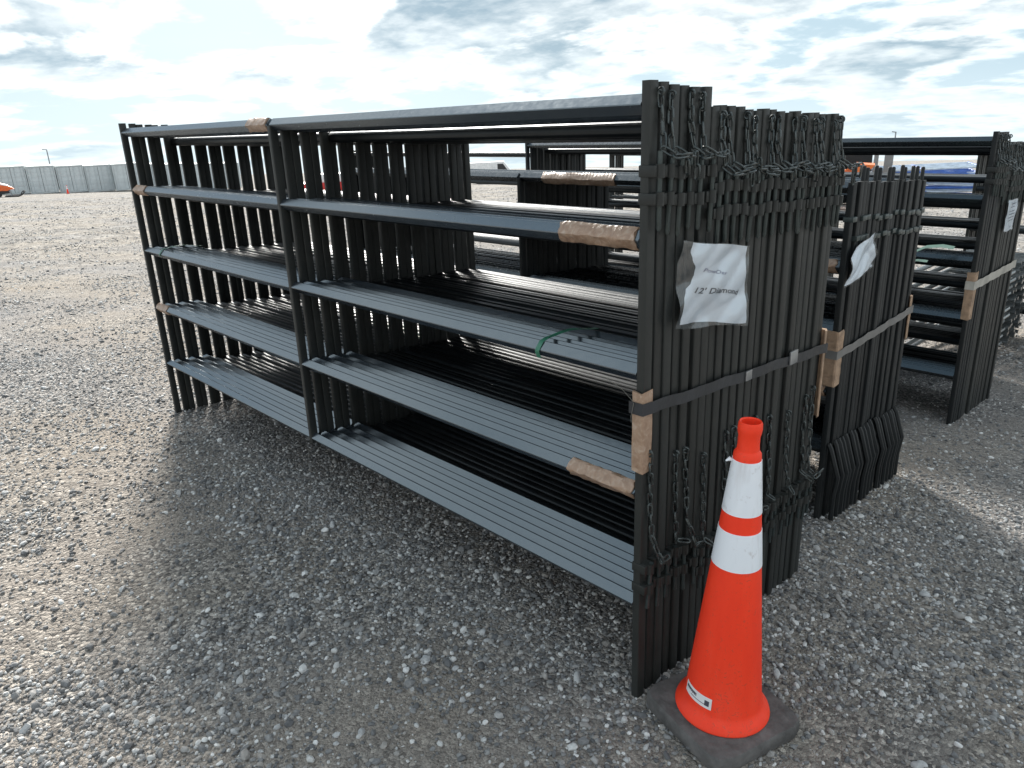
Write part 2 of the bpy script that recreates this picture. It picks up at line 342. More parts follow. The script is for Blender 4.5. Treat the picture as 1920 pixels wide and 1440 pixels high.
# ------------------------------------------------------------------ ground
def sp(t, w):
    q = np.clip(np.asarray(t, float) / w, -60, 60)
    return np.where(np.asarray(t) / w > 60, t, w * np.log1p(np.exp(q)))
def gz(x, y):
    x = np.asarray(x, float); y = np.asarray(y, float)
    und = 0.006 * np.sin(2.1 * x + 1.3 * y + 0.5) + 0.005 * np.sin(-1.4 * x + 2.7 * y) + 0.004 * np.sin(4.3 * x + 0.7) * np.sin(3.7 * y + 1.1)
    return -0.05 * sp(y, 0.3) - 0.022 * sp(y - 1.6, 0.4) + 0.022 * sp(y - 6, 1.5) - 0.027 * sp(-(x + 2), 1.0) + und - 0.004
def gzf(x, y): return float(gz(x, y))
nG = 220
tt = np.linspace(-1, 1, nG); ax = np.sinh(tt * 6.2) / np.sinh(6.2) * 900
gx, gy = np.meshgrid(ax + 3.0, ax + 0.5, indexing='ij'); gzv = gz(gx, gy)
verts = np.stack([gx, gy, gzv], -1).reshape(-1, 3)
ii = np.arange(nG - 1)[:, None] * nG + np.arange(nG - 1)[None, :]
faces = np.stack([ii, ii + nG, ii + nG + 1, ii + 1], -1).reshape(-1, 4)
gm = bpy.data.meshes.new('gravel_lot'); gm.from_pydata(verts.tolist(), [], faces.tolist()); gm.update()
gm.polygons.foreach_set('use_smooth', [True] * len(gm.polygons)); gm.materials.append(M['ground'])
gobj = obj('gravel_lot', gm); gobj['kind'] = 'structure'

# loose stones: points carrying size / turn, a few stone shapes instanced on them
stones = bpy.data.collections.new('stone_shapes')
nr = np.random.RandomState(3)
for k in range(9):
    bm = bmesh.new(); bmesh.ops.create_icosphere(bm, subdivisions=2 if k < 4 else 1, radius=0.5)
    planes = [Vector(nr.normal(size=3)).normalized() for _ in range(7)]; offs = nr.uniform(0.26, 0.44, 7)
    for v in bm.verts:
        for pl, of in zip(planes, offs):
            dd = v.co.dot(pl)
            if dd > of: v.co -= pl * (dd - of)
        v.co *= 1 + nr.uniform(-0.05, 0.05)
    me = bpy.data.meshes.new('stone_shape'); bm.to_mesh(me); bm.free(); me.materials.append(M['stone'])
    if k % 3: me.polygons.foreach_set('use_smooth', [True] * len(me.polygons)); me.set_sharp_from_angle(angle=R(34))
    so_ = bpy.data.objects.new('stone_shape', me); stones.objects.link(so_)
def vnoise(x, y, s, seed):
    r = np.random.RandomState(seed); g = r.rand(257, 257); u = (x * s) % 256; v = (y * s) % 256
    i = u.astype(int); j = v.astype(int); fu = u - i; fv = v - j; fu = fu * fu * (3 - 2 * fu); fv = fv * fv * (3 - 2 * fv)
    return (g[i, j] * (1 - fu) + g[i + 1, j] * fu) * (1 - fv) + (g[i, j + 1] * (1 - fu) + g[i + 1, j + 1] * fu) * fv
PTS = []
fx, fy = -math.sin(YAW), math.cos(YAW)
for (d0, d1_, dn) in ((0.9, 4.2, 5200), (4.2, 7.5, 2300), (7.5, 13, 700), (13, 26, 150), (26, 62, 16)):
    half = R(50)
    area = half * (d1_ ** 2 - d0 ** 2); n = int(area * dn)
    rr = np.sqrt(nr.uniform(d0 ** 2, d1_ ** 2, n)); aa = nr.uniform(-half, half, n)
    cx, cy = CAM[0] - 0.25 * fx, CAM[1] - 0.25 * fy
    dx = fx * np.cos(aa) - fy * np.sin(aa); dy = fx * np.sin(aa) + fy * np.cos(aa)
    x = cx + rr * dx; y = cy + rr * dy
    mask = 0.6 * vnoise(x + 40, y + 40, 1.1, 1) + 0.25 * vnoise(x + 40, y + 40, 2.9, 2) + 0.15 * vnoise(x + 40, y + 40, 9, 5)
    dirt_zone = np.exp(-(((x - 3.05) / 0.9) ** 2 + ((y + 0.62) / 0.45) ** 2)) * 0.30   # trodden strip in front of the stack
    keep = nr.rand(n) < np.clip((mask - dirt_zone - 0.30) * 4.2, 0.24, 1)
    x, y = x[keep], y[keep]; n = len(x)
    s = np.clip(np.exp(nr.normal(math.log(0.0108), 0.42, n)), 0.005, 0.036) * (1 + 0.25 * (d0 > 5) + 0.5 * (d0 > 10) + 1.4 * (d0 > 20))
    PTS.append(np.stack([x, y, gz(x, y) + s * 0.12, s], -1))
PTS = np.concatenate(PTS); NP_ = len(PTS)
pm = bpy.data.meshes.new('gravel'); pm.from_pydata(PTS[:, :3].tolist(), [], []); pm.update()
a = pm.attributes.new('siz', 'FLOAT_VECTOR', 'POINT')
sc3 = np.stack([PTS[:, 3] * nr.uniform(0.9, 1.5, NP_), PTS[:, 3] * nr.uniform(0.75, 1.1, NP_), PTS[:, 3] * nr.uniform(0.5, 0.85, NP_)], -1)
a.data.foreach_set('vector', sc3.astype(np.float32).ravel())
a = pm.attributes.new('turn', 'FLOAT_VECTOR', 'POINT')
a.data.foreach_set('vector', np.stack([nr.normal(0, 0.3, NP_), nr.normal(0, 0.3, NP_), nr.uniform(0, 6.28, NP_)], -1).astype(np.float32).ravel())
a = pm.attributes.new('pick', 'INT', 'POINT'); a.data.foreach_set('value', nr.randint(0, 9, NP_).astype(np.int32))
pm.materials.append(M['stone'])
grav = obj('gravel', pm); grav['kind'] = 'stuff'
tag(grav, 'loose grey and white gravel stones strewn over the lot', 'gravel')
ng = bpy.data.node_groups.new('scatter_stones', 'GeometryNodeTree')
ng.interface.new_socket('Geometry', in_out='INPUT', socket_type='NodeSocketGeometry')
ng.interface.new_socket('Geometry', in_out='OUTPUT', socket_type='NodeSocketGeometry')
gi = ng.nodes.new('NodeGroupInput'); go = ng.nodes.new('NodeGroupOutput')
ci = ng.nodes.new('GeometryNodeCollectionInfo'); ci.inputs['Collection'].default_value = stones
ci.inputs['Separate Children'].default_value = True; ci.inputs['Reset Children'].default_value = True
ip = ng.nodes.new('GeometryNodeInstanceOnPoints'); ip.inputs['Pick Instance'].default_value = True
mp_ = ng.nodes.new('GeometryNodeMeshToPoints')
ng.links.new(gi.outputs[0], mp_.inputs[0]); ng.links.new(mp_.outputs[0], ip.inputs['Points']); ng.links.new(ci.outputs[0], ip.inputs['Instance'])
for nm, dt_, sock in (('pick', 'INT', 'Instance Index'), ('turn', 'FLOAT_VECTOR', 'Rotation'), ('siz', 'FLOAT_VECTOR', 'Scale')):
    na = ng.nodes.new('GeometryNodeInputNamedAttribute'); na.data_type = dt_; na.inputs['Name'].default_value = nm
    ng.links.new(na.outputs['Attribute'], ip.inputs[sock])
ng.links.new(ip.outputs[0], go.inputs[0])
md = grav.modifiers.new('scatter', 'NODES'); md.node_group = ng

# ------------------------------------------------------------------ livestock panels
L, MID, T = 3.66, 1.813, 0.024
def stadium(h, d): return rrect(d, h, min(d, h) * 0.46, seg=4)
def link_mesh(mat):
    pts = []
    for k in range(12):
        a_ = 2 * math.pi * k / 12
        pts.append((0.0062 * math.cos(a_), 0, 0.0125 * (1 if math.sin(a_) > 0.2 else (-1 if math.sin(a_) < -0.2 else 0)) + 0.0062 * math.sin(a_)))
    return MB().tube(pts, 0.0030, 6, closed=True).mesh('chain_link', mat)
LINK = link_mesh(M['chain'])
RING = MB().tube([(0.009 * math.cos(k * math.pi / 6), 0, 0.009 * math.sin(k * math.pi / 6)) for k in range(12)], 0.003, 6, closed=True).mesh('chain_ring', M['chain'])
LINK_PITCH = 0.0315
def chain(parent, pts):
    """a chain along a polyline: its top ring is the part, the links its sub-parts"""
    top = obj('chain', RING, parent, pts[0], (0, 0, rng.uniform(-0.5, 0.5)))
    P = [Vector(p) - Vector(pts[0]) for p in pts]
    seg = [(P[i + 1] - P[i]).length for i in range(len(P) - 1)]; tot = sum(seg); n = int(tot / LINK_PITCH)
    irot = Euler(top.rotation_euler).to_matrix().inverted()
    for k in range(n):
        s = (k + 0.5) * LINK_PITCH; i = 0
        while i < len(seg) - 1 and s > seg[i]: s -= seg[i]; i += 1
        c = P[i] + (P[i + 1] - P[i]) * (s / seg[i]); t = (P[i + 1] - P[i]).normalized()
        q = t.to_track_quat('Z', 'X').to_matrix() @ Matrix.Rotation((k % 2) * math.pi / 2 + rng.uniform(-0.3, 0.3) + 0.5, 3, 'Z')
        o = bpy.data.objects.new('chain_link', LINK); o.matrix_local = (irot @ q).to_4x4()
        o.location = irot @ (c + Vector((rng.uniform(-1, 1), rng.uniform(-1, 1), 0)) * 0.002); link(o, top)
    return top

L, MID, T = 3.66, 1.813, 0.024
RD, PD, PITCHY = 0.0432, 0.0345, 0.044            # rail depth, post depth, spacing of the nested panels
def diamond(h, d, g=0.0):
    """six-sided 'diamond' rail section: sloped faces meet in a blunt ridge front and back"""
    H, D = h / 2 + g, d / 2 + g; t, v = 0.002 + g * 0.4, 0.0015
    pts = [(-D, v), (-t, H), (t, H), (D, v), (D, -v), (t, -H), (-t, -H), (-D, -v)]
    return [(d / 2 + a_, b_) for a_, b_ in pts]
def rail_mesh(x0, x1, h, mat, oval=False):
    return MB().prism([(0.0205 + a_, b_) for a_, b_ in rrect(0.040, 0.045, 0.0185, seg=4)] if oval else diamond(h, RD), 0, x0, x1).mesh('rail', mat, angle=15)
def post_mesh(w, z0, z1, mat): return MB().prism(rrect(w, PD, 0.003, (w / 2, PD / 2), seg=2), 2, z0, z1).mesh('post', mat, angle=50)
class Kind:
    """the shared meshes of one make of panel"""
    def __init__(s, mat, rmat, top, rails, midtop, rail_h=0.047, legs=-0.03, oval=False):
        s.RL = rail_mesh(T, MID - T, rail_h, rmat, oval); s.RR = rail_mesh(MID, L, rail_h, rmat, oval)
        s.END = post_mesh(T, legs, top, mat); s.MIDP = post_mesh(T, rails[0] - rail_h / 2 - 0.004, midtop, mat)
        s.rails = rails; s.top = top
PAINT = M['paint']
RAILS = [0.323, 0.682, 1.028, 1.379, 1.695]
HI = Kind(PAINT, M['rail_paint'], 1.745, RAILS, 1.69); LO = Kind(PAINT, M['rail_paint2'], 1.700, [z - 0.045 for z in RAILS], 1.645, oval=True)
M['rail_paint3'] = paint_mat('satin_black_diamond_rails', (0.008, 0.010, 0.012), 0.24, 1.9, (0.8, 0.92, 1.0))
THIRD = Kind(M['paint2'], M['rail_paint3'], 1.745, RAILS, 1.69)
BRACKET = MB().box((-0.003, -0.003, -0.014), (0.044, PD + 0.003, 0.014), 0.003).mesh('bracket', PAINT)
EYE = MB().tube([(0, 0, -0.016), (0, 0, 0.016)], 0.0125, 10).mesh('pin_eye', PAINT)
PIN = MB().tube([(0, 0, -0.098), (0, 0, -0.09), (0, 0, 0.09)], [0.003, 0.0066, 0.0066], 8).mesh('hinge_pin', M['steel'])
PIN2 = MB().tube([(0, 0, -0.075), (0, 0, 0.075)], 0.006, 8).mesh('hinge_pin', M['steel'])
SLOPE = 0.05
def hardware(t, X, po, lo, chains):
    j = lambda s: rng.uniform(-s, s)
    for z, pin, zp in ((1.543, PIN, 1.49), (1.478, None, 0), (0.452, PIN2, 0.385), (0.385, None, 0)):
        if z < 1 and chains < 1.5: continue
        br = obj('bracket', BRACKET, t, (X, po, z + lo)); obj('pin_eye', EYE, br, (0.042, PD * 0.62, 0))
        if pin: obj('hinge_pin', pin, t, (X + 0.042, po + PD * 0.62, zp + lo + j(0.01)), (j(0.06), rng.uniform(-0.03, 0.05), 0))
    x0 = X + T + 0.006; yy = po + PD + 0.003 + j(0.004); dr = 1.600 + lo + j(0.008); run = 0.085 + j(0.03)
    if chains in (1, 2):
        chain(t, [(x0, yy, 1.722 + lo + j(0.006)), (x0 + 0.003, yy + j(0.006), 1.655 + lo), (x0 + 0.012, yy + j(0.008), dr), (x0 + 0.034, yy + 0.02, dr - 0.020),
                  (x0 + 0.038, yy + run, dr - 0.022 + j(0.010)), (x0 + 0.032, yy + run + 0.012, dr - 0.075 + j(0.03))][: 6 if chains == 2 else 5])
    if chains >= 2 and rng.random() < 0.75:
        zb = 0.795 + lo + j(0.03)
        chain(t, [(x0, yy - 0.012, zb), (x0 + 0.003, yy + j(0.01) - 0.01, zb - 0.15), (x0 + 0.012, yy + j(0.012) - 0.008, 0.52 + lo + j(0.03)), (x0 + 0.033, yy + 0.012, 0.475 + lo + j(0.015)),
                  (x0 + 0.034, yy + 0.05 + j(0.02), 0.468 + lo + j(0.02))])
def panel(kind, x, y, z, k, label, group, xs=0.0, hw=0, name='corral_panel'):
    t = empty(name, (x + (rng.uniform(-0.004, 0.004) if k else 0), y, z + (rng.uniform(-0.006, 0.003) if k else 0))); tag(t, label, 'fence panel', group)
    po = 0.0 if k % 2 == 0 else RD - PD
    jl = rng.uniform(-0.006, 0.006)
    obj('post', kind.END, t, (jl, po, 0)); obj('post', kind.MIDP, t, (MID - T, po, 0)); obj('post', kind.END, t, (L + xs, po, 0))
    for zr in kind.rails:
        a_, b_ = rng.uniform(-0.0015, 0.0015), rng.uniform(-0.0015, 0.0015)
        obj('rail', kind.RL, t, (0, 0, zr + a_)); obj('rail', kind.RR, t, (0, 0, zr + b_), (0, rng.uniform(-0.0006, 0.0006), 0))
    if hw: hardware(t, L + xs, po, kind.top - 1.745, hw)
    return t
NEAR = 24
for k in range(NEAR):
    y = k * PITCHY + (rng.uniform(-0.0006, 0.0006) if k else 0); hi = k < 6
    if k == 0: lab = 'frontmost dark steel corral panel of the near stack, cardboard wrapped on its rails'
    elif k == NEAR - 1: lab = 'rearmost dark steel corral panel of the near stack'
    else: lab = '%s panel from the front in the near stack of dark corral panels' % ORD[k]
    panel(HI if hi else LO, 0, y, -SLOPE * y, k, lab, 'corral panels of the near stack', rng.uniform(0, 0.005) - 0.006 * (k % 2), 2 if k % 3 != 2 else 1.5)

# second stack: lower panels with pegs on top and bent feet
P2 = M['paint2']
SECOND = Kind(P2, M['rail_paint3'], 1.475, [0.33, 0.60, 0.87, 1.14, 1.455], 1.45)
PEG = MB().tube([(0, 0, -0.02), (0, 0, 0.055), (0, 0, 0.060)], [0.009, 0.009, 0.006], 8).mesh('peg', P2)
FOOT = MB().tube([(0, 0, 0.36), (0.012, 0, 0.34), (0.055, 0, 0.21), (0.045, 0, 0.12), (0.045, 0, 0.0)], 0.011, 6).mesh('bent_foot', P2)
LUG = MB().box((-0.003, -0.003, -0.01), (0.038, PD + 0.003, 0.01), 0.002).mesh('lug', M['steel'])
DENSE = Kind(P2, M['rail_paint2'], 1.475, [0.30, 0.44, 0.58, 0.72, 0.86, 1.0, 1.14, 1.28, 1.455], 1.45, oval=True)
S2X, S2Y, S2N = -0.155, 1.545, 18
for k in range(S2N):
    y = S2Y + k * PITCHY; z = gzf(3.4, y) + 0.006
    lab = ('frontmost panel of the low second stack behind the near stack, cardboard on its top rail' if k == 0 else
           'rearmost panel of the low second stack' if k == S2N - 1 else '%s panel from the front in the low second stack with bent feet' % ORD[k])
    t = panel(SECOND, S2X, y, z, k, lab, 'panels of the second stack', rng.uniform(-0.004, 0.008), 0)
    po = 0.0 if k % 2 == 0 else RD - PD
    if k % 3 != 1: obj('peg', PEG, t, (L + T / 2, po + PD / 2, 1.475))
    obj('bent_foot', FOOT, t, (L + T + 0.004, po + PD / 2, 0), (0, 0, rng.uniform(-0.1, 0.1)))
    for zl in (1.335, 1.255):
        if rng.random() < 0.8: obj('lug', LUG, t, (L, po, zl + rng.uniform(-0.006, 0.006)))

# third stack: the same make as the near one
S3X, S3Y, S3N = -0.18, 3.41, 18
for k in range(S3N):
    y = S3Y + k * PITCHY; z = gzf(3.4, y) - 0.01
    lab = ('frontmost panel of the tall third stack, pale strap round its end' if k == 0 else 'rearmost panel of the tall third stack' if k == S3N - 1 else
           '%s panel from the front in the tall third stack' % ORD[k])
    panel(THIRD if k < 5 else LO, S3X, y, z, k, lab, 'panels of the third stack', rng.uniform(-0.004, 0.006), 1)
for k in range(10):
    y = 4.47 + k * PITCHY
    panel(DENSE, -0.46, y, gzf(3.0, y), k, 'panel %s from the front in the low stack right behind the third stack' % ORD[k], 'panels of the low stack behind the third')
# fourth stack, cut by the right edge, and a fifth far behind on the left
for k in range(10):
    y = 6.3 + k * PITCHY
    panel(LO, 2.62, y, gzf(2.7, y), k, 'panel %s from the front in the far stack cut by the right edge' % ORD[k], 'panels of the far right stack')
for k in range(12):
    y = 4.6 + k * PITCHY
    panel(LO, -4.95, y, gzf(-1.5, y) - 0.02, k, 'panel %s from the front in the stack seen through the near stack' % ORD[k], 'panels of the stack seen through')

for k in range(8):
    y = 8.4 + k * PITCHY
    panel(LO, -3.3, y, gzf(-1.5, y), k, 'panel %s from the front in the farthest stack of dark panels' % ORD[k], 'panels of the farthest stack')

# ------------------------------------------------------------------ straps, cardboard, papers
def ribbon(name, pts, width_dir, w, mat, thick=0.0012, parent=None):
    """a flat band of real thickness that follows pts; width_dir is the band's width axis"""
    wd = Vector(width_dir).normalized(); P = [Vector(p) for p in pts]; V = []; F = []
    for i, p in enumerate(P):
        t = (P[min(i + 1, len(P) - 1)] - P[max(i - 1, 0)]).normalized(); n = t.cross(wd).normalized()
        for a_, b_ in ((-1, -1), (1, -1), (1, 1), (-1, 1)): V.append(p + wd * (a_ * w / 2) + n * (b_ * thick / 2))
    for i in range(len(P) - 1):
        for k in range(4): F.append((i * 4 + k, i * 4 + (k + 1) % 4, i * 4 + 4 + (k + 1) % 4, i * 4 + 4 + k))
    F += [(0, 1, 2, 3), tuple(len(V) - 4 + k for k in range(4))]
    return obj(name, mesh(name, V, F, mat, True, 50), parent)
def loop_strap(x_in, x_out, y0, y1, z0, z1, w, mat, waves=8):
    pts = []
    for k in range(13):
        f = k / 12; pts.append((x_in + (x_out - x_in) * f, y0, z0))
    for k in range(1, waves * 3 + 1):
        f = k / (waves * 3); pts.append((x_out + 0.0025 * math.sin(k * 1.9) + 0.0015, y0 + (y1 - y0) * f, z0 + (z1 - z0) * f + 0.002 * math.sin(k * 0.9)))
    for k in range(1, 5): pts.append((x_out + (x_in - x_out) * k / 4, y1, z1))
    for k in range(1, 9): pts.append((x_in, y1 + (y0 - y1) * k / 8, z1 + (z0 - z1) * k / 8))
    return pts
yb = NEAR * PITCHY
st = ribbon('strap', loop_strap(L - 0.012, L + T + 0.009, -0.012, yb + 0.012, 0.940, 0.862, 0, None), (0, 0, 1), 0.034, M['strap'])
tag(st, 'black flat strap tied round the end posts of the near stack', 'strap')
bk = MB().box((L + T + 0.013, 0.78, 0.869), (L + T + 0.019, 0.83, 0.915), 0.002).mesh('buckle', simple('dull_zinc', (0.35, 0.36, 0.37), 0.35, 0.7))
obj('buckle', bk, st)
obj('buckle', MB().box((L + T + 0.0125, 0.50, 0.886), (L + T + 0.017, 0.535, 0.918), 0.002).mesh('buckle', bpy.data.materials['dull_zinc']), st)

def crumple(me, amp, seed):
    r = random.Random(seed)
    for v in me.vertices: v.co += Vector((r.uniform(-amp, amp), r.uniform(-amp, amp), r.uniform(-amp, amp)))
    me.update()
def corner_guard(name, x0, x1, y0, yd, z0, z1, zs, sgn=1):
    """folded cardboard L over a stack corner: front flap at y0, side flap at x1"""
    V = []; F = []; nz = 14; t = 0.004
    prof = [(x0, y0), (x1 - 0.006, y0 - 0.001 * sgn), (x1, y0 + 0.004 * sgn), (x1 + 0.001, y0 + yd * sgn)]
    inner = [(x0, y0 + t * sgn), (x1 - 0.006, y0 + t * sgn), (x1 - t, y0 + 0.006 * sgn), (x1 - t + 0.001, y0 + yd * sgn)]
    ring = prof + inner[::-1]; n = len(ring); r = random.Random(int(z0 * 1000))
    for i in range(nz + 1):
        z = z0 + (z1 - z0) * i / nz
        for (x, y) in ring:
            V.append((x + r.uniform(-0.0008, 0.0008), y + r.uniform(-0.0008, 0.0008), z + (r.uniform(-0.004, 0.004) if i in (0, nz) else 0)))
    for i in range(nz):
        for k in range(n): F.append((i * n + k, i * n + (k + 1) % n, (i + 1) * n + (k + 1) % n, (i + 1) * n + k))
    F += [tuple(range(n)), tuple(nz * n + k for k in range(n))]
    return obj(name, mesh(name, V, F, zs, True, 25))
tag(corner_guard('cardboard_guard', L - 0.004, L + T + 0.0075, -0.008, 0.040, 0.752, 0.985, M['tape']), 'taped cardboard guard on the front corner post under the black strap', 'cardboard')
tag(corner_guard('cardboard_guard', L - 0.06, L + T + 0.009, yb + 0.0085, 0.02, 0.60, 0.93, M['card'], -1), 'cardboard strip on the rear corner of the near stack, edge on', 'cardboard')
def rail_wrap(x0, x1, z, y=0.0, h=0.047, d=RD, mat=None, seed=1, g=0.0045):
    base = diamond(h, d, g); prof = []
    for k in range(len(base)):
        p0, p1 = base[k], base[(k + 1) % len(base)]
        for f in ((0.12, 0.5, 0.88) if math.dist(p0, p1) > 0.02 else (0.5,)): prof.append((y + p0[0] + (p1[0] - p0[0]) * f, z + p0[1] + (p1[1] - p0[1]) * f))
    n = len(prof); r = random.Random(seed); V = []; F = []; m = 14
    for i in range(m + 1):
        x = x0 + (x1 - x0) * i / m
        for (a_, b_) in prof:
            e = r.uniform(-0.0015, 0.0022)
            V.append((x + (r.uniform(-0.006, 0.006) if i in (0, m) else 0), a_ + e * (1 if a_ > y + d / 2 else -1), b_ + e * (1 if b_ > z else -1)))
    for i in range(m):
        for k in range(n): F.append((i * n + k, i * n + (k + 1) % n, (i + 1) * n + (k + 1) % n, (i + 1) * n + k))
    F += [tuple(range(n)), tuple(m * n + k for k in range(n))]
    return obj('cardboard_wrap', mesh('cardboard_wrap', V, F, mat or M['tape'], True, 30))
tag(rail_wrap(3.39, 3.648, RAILS[3], seed=3), 'taped cardboard wrap on the front rail below the chains, second rail from top', 'cardboard')
tag(rail_wrap(3.415, 3.652, RAILS[1], seed=4), 'taped cardboard wrap on the front rail beside the cone, second rail from bottom', 'cardboard')
tag(rail_wrap(1.60, 1.775, RAILS[4], seed=5, g=0.004), 'torn cardboard wrap on the top rail over the middle post', 'cardboard')
tag(rail_wrap(0.036, 0.20, RAILS[3], seed=6), 'cardboard wrap at the far left end of the second rail from top', 'cardboard')
tag(rail_wrap(0.036, 0.19, RAILS[1], seed=7), 'cardboard wrap at the far left end of the second rail from bottom', 'cardboard')
z2 = gzf(3.4, S2Y) + 0.006
tag(rail_wrap(1.83, 2.33, 1.455 + z2, S2Y, seed=8, g=0.007), 'crumpled cardboard wrap on the top rail of the second stack', 'cardboard')
tag(rail_wrap(3.36, 3.49, 1.14 + z2, S2Y, seed=9), 'cardboard wrap on a rail glimpsed between the near and second stacks, upper one', 'cardboard')
tag(rail_wrap(3.36, 3.495, 0.60 + z2, S2Y, seed=10), 'cardboard wrap on a rail glimpsed between the near and second stacks, lower one', 'cardboard')
# green band over the third rail, its tail lying back over the stack
def over(x, z, dx=0.0, back=0.66, w=0.017, tail=0.0):
    top = z + 0.025 + 0.0025; bot = z - 0.012
    pts = [(x, 0.006, bot - tail), (x, -0.002, bot + 0.006), (x + 0.001, -0.0035, z), (x + 0.001, 0.004, z + 0.010), (x + 0.002, 0.015, top - 0.003)]
    for k in range(1, 12):
        f = k / 11; yy = 0.02 + back * f
        pts.append((x + dx * f, yy, top - SLOPE * yy + 0.012 * math.sin(f * math.pi) ** 2 + (0.004 if yy < 0.26 else -0.0)))
    return pts
tag(ribbon('green_strap', over(3.30, RAILS[2], 0.02, 0.225, tail=0.012), (1, 0, 0), 0.017, M['green']), 'shiny green plastic strap over the middle rails at right', 'strap')
tag(ribbon('green_strap', over(0.27, RAILS[2], 0.0, 0.225), (1, 0, 0), 0.017, M['green']), 'green plastic strap over the middle rail near the left end', 'strap')
# hanging bit of twine at the front cardboard
tw = MB().tube([(3.56, -0.008, 1.005), (3.62, -0.010, 0.985), (3.652, -0.012, 0.965), (3.665, -0.014, 0.955), (3.658, -0.016, 0.915), (3.66, -0.017, 0.90)], 0.0008, 5).mesh('twine', simple('twine', (0.16, 0.15, 0.13), 0.8))
tag(obj('twine', tw), 'thin pale twine tied to the front cardboard guard', 'twine')
# straps on the second and third stacks
tag(ribbon('strap', loop_strap(S2X + L - 0.012, S2X + L + T + 0.012, S2Y - 0.012, S2Y + S2N * PITCHY + 0.012, 0.69, 0.735, 0, None), (0, 0, 1), 0.036, M['strap_grey']), 'grey flat strap round the second stack', 'strap')
tag(corner_guard('cardboard_guard', S2X + L - 0.03, S2X + L + T + 0.010, S2Y - 0.009, 0.05, 0.55, 0.79, M['card']), 'torn cardboard guard on the front corner of the second stack', 'cardboard')
tag(corner_guard('cardboard_guard', S2X + L - 0.03, S2X + L + T + 0.010, S2Y + S2N * PITCHY + 0.009, 0.03, 0.59, 0.80, M['card'], -1), 'cardboard strip on the rear corner of the second stack', 'cardboard')
tag(ribbon('strap', loop_strap(S3X + L - 0.012, S3X + L + T + 0.012, S3Y - 0.012, S3Y + S3N * PITCHY + 0.012, 0.665, 0.675, 0, None), (0, 0, 1), 0.05, M['strap_pale']), 'pale flat strap round the third stack', 'strap')
tag(corner_guard('cardboard_guard', S3X + L - 0.01, S3X + L + T + 0.010, S3Y - 0.009, 0.05, 0.46, 0.74, M['card']), 'cardboard guard on the front corner of the third stack', 'cardboard')
tag(ribbon('strap_tail', [(3.10, S3Y - 0.02, 0.78), (3.16, S3Y - 0.05, 0.83), (3.24, S3Y - 0.05, 0.875), (3.32, S3Y - 0.03, 0.885), (3.38, S3Y - 0.01, 0.875)], (0.2, 0.6, 0.77), 0.022, M['palegreen']), 'pale curled strap tail sticking out of the third stack, upper one', 'strap')
tag(ribbon('strap_tail', [(3.06, S3Y - 0.02, 0.75), (3.12, S3Y - 0.05, 0.775), (3.20, S3Y - 0.04, 0.79), (3.25, S3Y - 0.02, 0.785)], (0.2, 0.6, 0.77), 0.016, M['palegreen']), 'pale curled strap tail sticking out of the third stack, lower one', 'strap')

# notices in plastic sleeves
def notice(name, quad, x0, seed, inset, label, amp=0.012, edge=None):
    """quad: (y,z) of TL, TR, BR, BL; a crinkled sheet standing off the post ends at x0"""
    r = random.Random(seed); ph = [r.uniform(0, 6.28) for _ in range(8)]
    def pos(u, v, off=0.0):
        y = (quad[0][0] * (1 - u) + quad[1][0] * u) * v + (quad[3][0] * (1 - u) + quad[2][0] * u) * (1 - v)
        z = (quad[0][1] * (1 - u) + quad[1][1] * u) * v + (quad[3][1] * (1 - u) + quad[2][1] * u) * (1 - v)
        c = abs(math.sin(3.1 * u + 2.3 * v + ph[0])) * 0.5 + abs(math.sin(5.2 * v - 2.9 * u + ph[1])) * 0.45 + 0.3 * math.sin(7 * u + ph[2]) * math.sin(6 * v + ph[3]) + 0.18 * abs(math.sin(11 * u - 9 * v + ph[4]))
        z += 0.004 * math.sin(8 * u + ph[5]) * (1 if v < 0.5 else 0.4); y += 0.004 * math.sin(7 * v + ph[6])
        return Vector((x0 + 0.003 + amp * max(0, c) + off, y, z))
    t = empty(name, (0, 0, 0)); tag(t, label, 'notice')
    def sheet(nm, umap, n, off, mat):
        V = []; F = []
        for i in range(n + 1):
            for k in range(n + 1):
                u, v = umap(i / n, k / n); V.append(pos(u, v, off))
        m = n + 1
        for i in range(n):
            for k in range(n): F.append((i * m + k, (i + 1) * m + k, (i + 1) * m + k + 1, i * m + k + 1))
        nb = len(V)
        V += [p - Vector((0.0004, 0, 0)) for p in V]
        F += [tuple(nb + q for q in f[::-1]) for f in F]
        bd = [(i * m) for i in range(m)] + [(n * m + k) for k in range(1, m)] + [((n - i) * m + n) for i in range(1, m)] + [(n - k) for k in range(1, n)]
        for a_, b_ in zip(bd, bd[1:] + bd[:1]): F.append((a_, b_, nb + b_, nb + a_))
        return obj(nm, mesh(nm, V, F, mat, True, 60), t)
    sheet('paper', inset, 34, 0.0012, M['paper']); sheet('sleeve', lambda u, v: (u, v), 30, 0.003, M['sleeve'])
    return t, pos
def left_edge(v):
    ks = [(0, 0.055), (0.15, 0.06), (0.3, 0.075), (0.42, 0.115), (0.52, 0.19), (0.62, 0.215), (0.7, 0.205), (0.8, 0.145), (0.9, 0.115), (1, 0.125)]
    for (a_, b_), (c_, d_) in zip(ks, ks[1:]):
        if v <= c_: f = (v - a_) / (c_ - a_); f = f * f * (3 - 2 * f); return b_ + (d_ - b_) * f
    return ks[-1][1]
note, npos = notice('posted_notice', ((.119, 1.366), (.458, 1.309), (.455, 1.079), (.09, 1.142)), L + T + 0.006, 4,
                    lambda u, v: (left_edge(v) + (0.968 - left_edge(v)) * u, 0.045 + 0.025 * math.sin(6 * u) + (0.992 - 0.045 - 0.025 * math.sin(6 * u)) * v),
                    'crumpled white notice in a clear plastic sleeve on the near stack', 0.022)
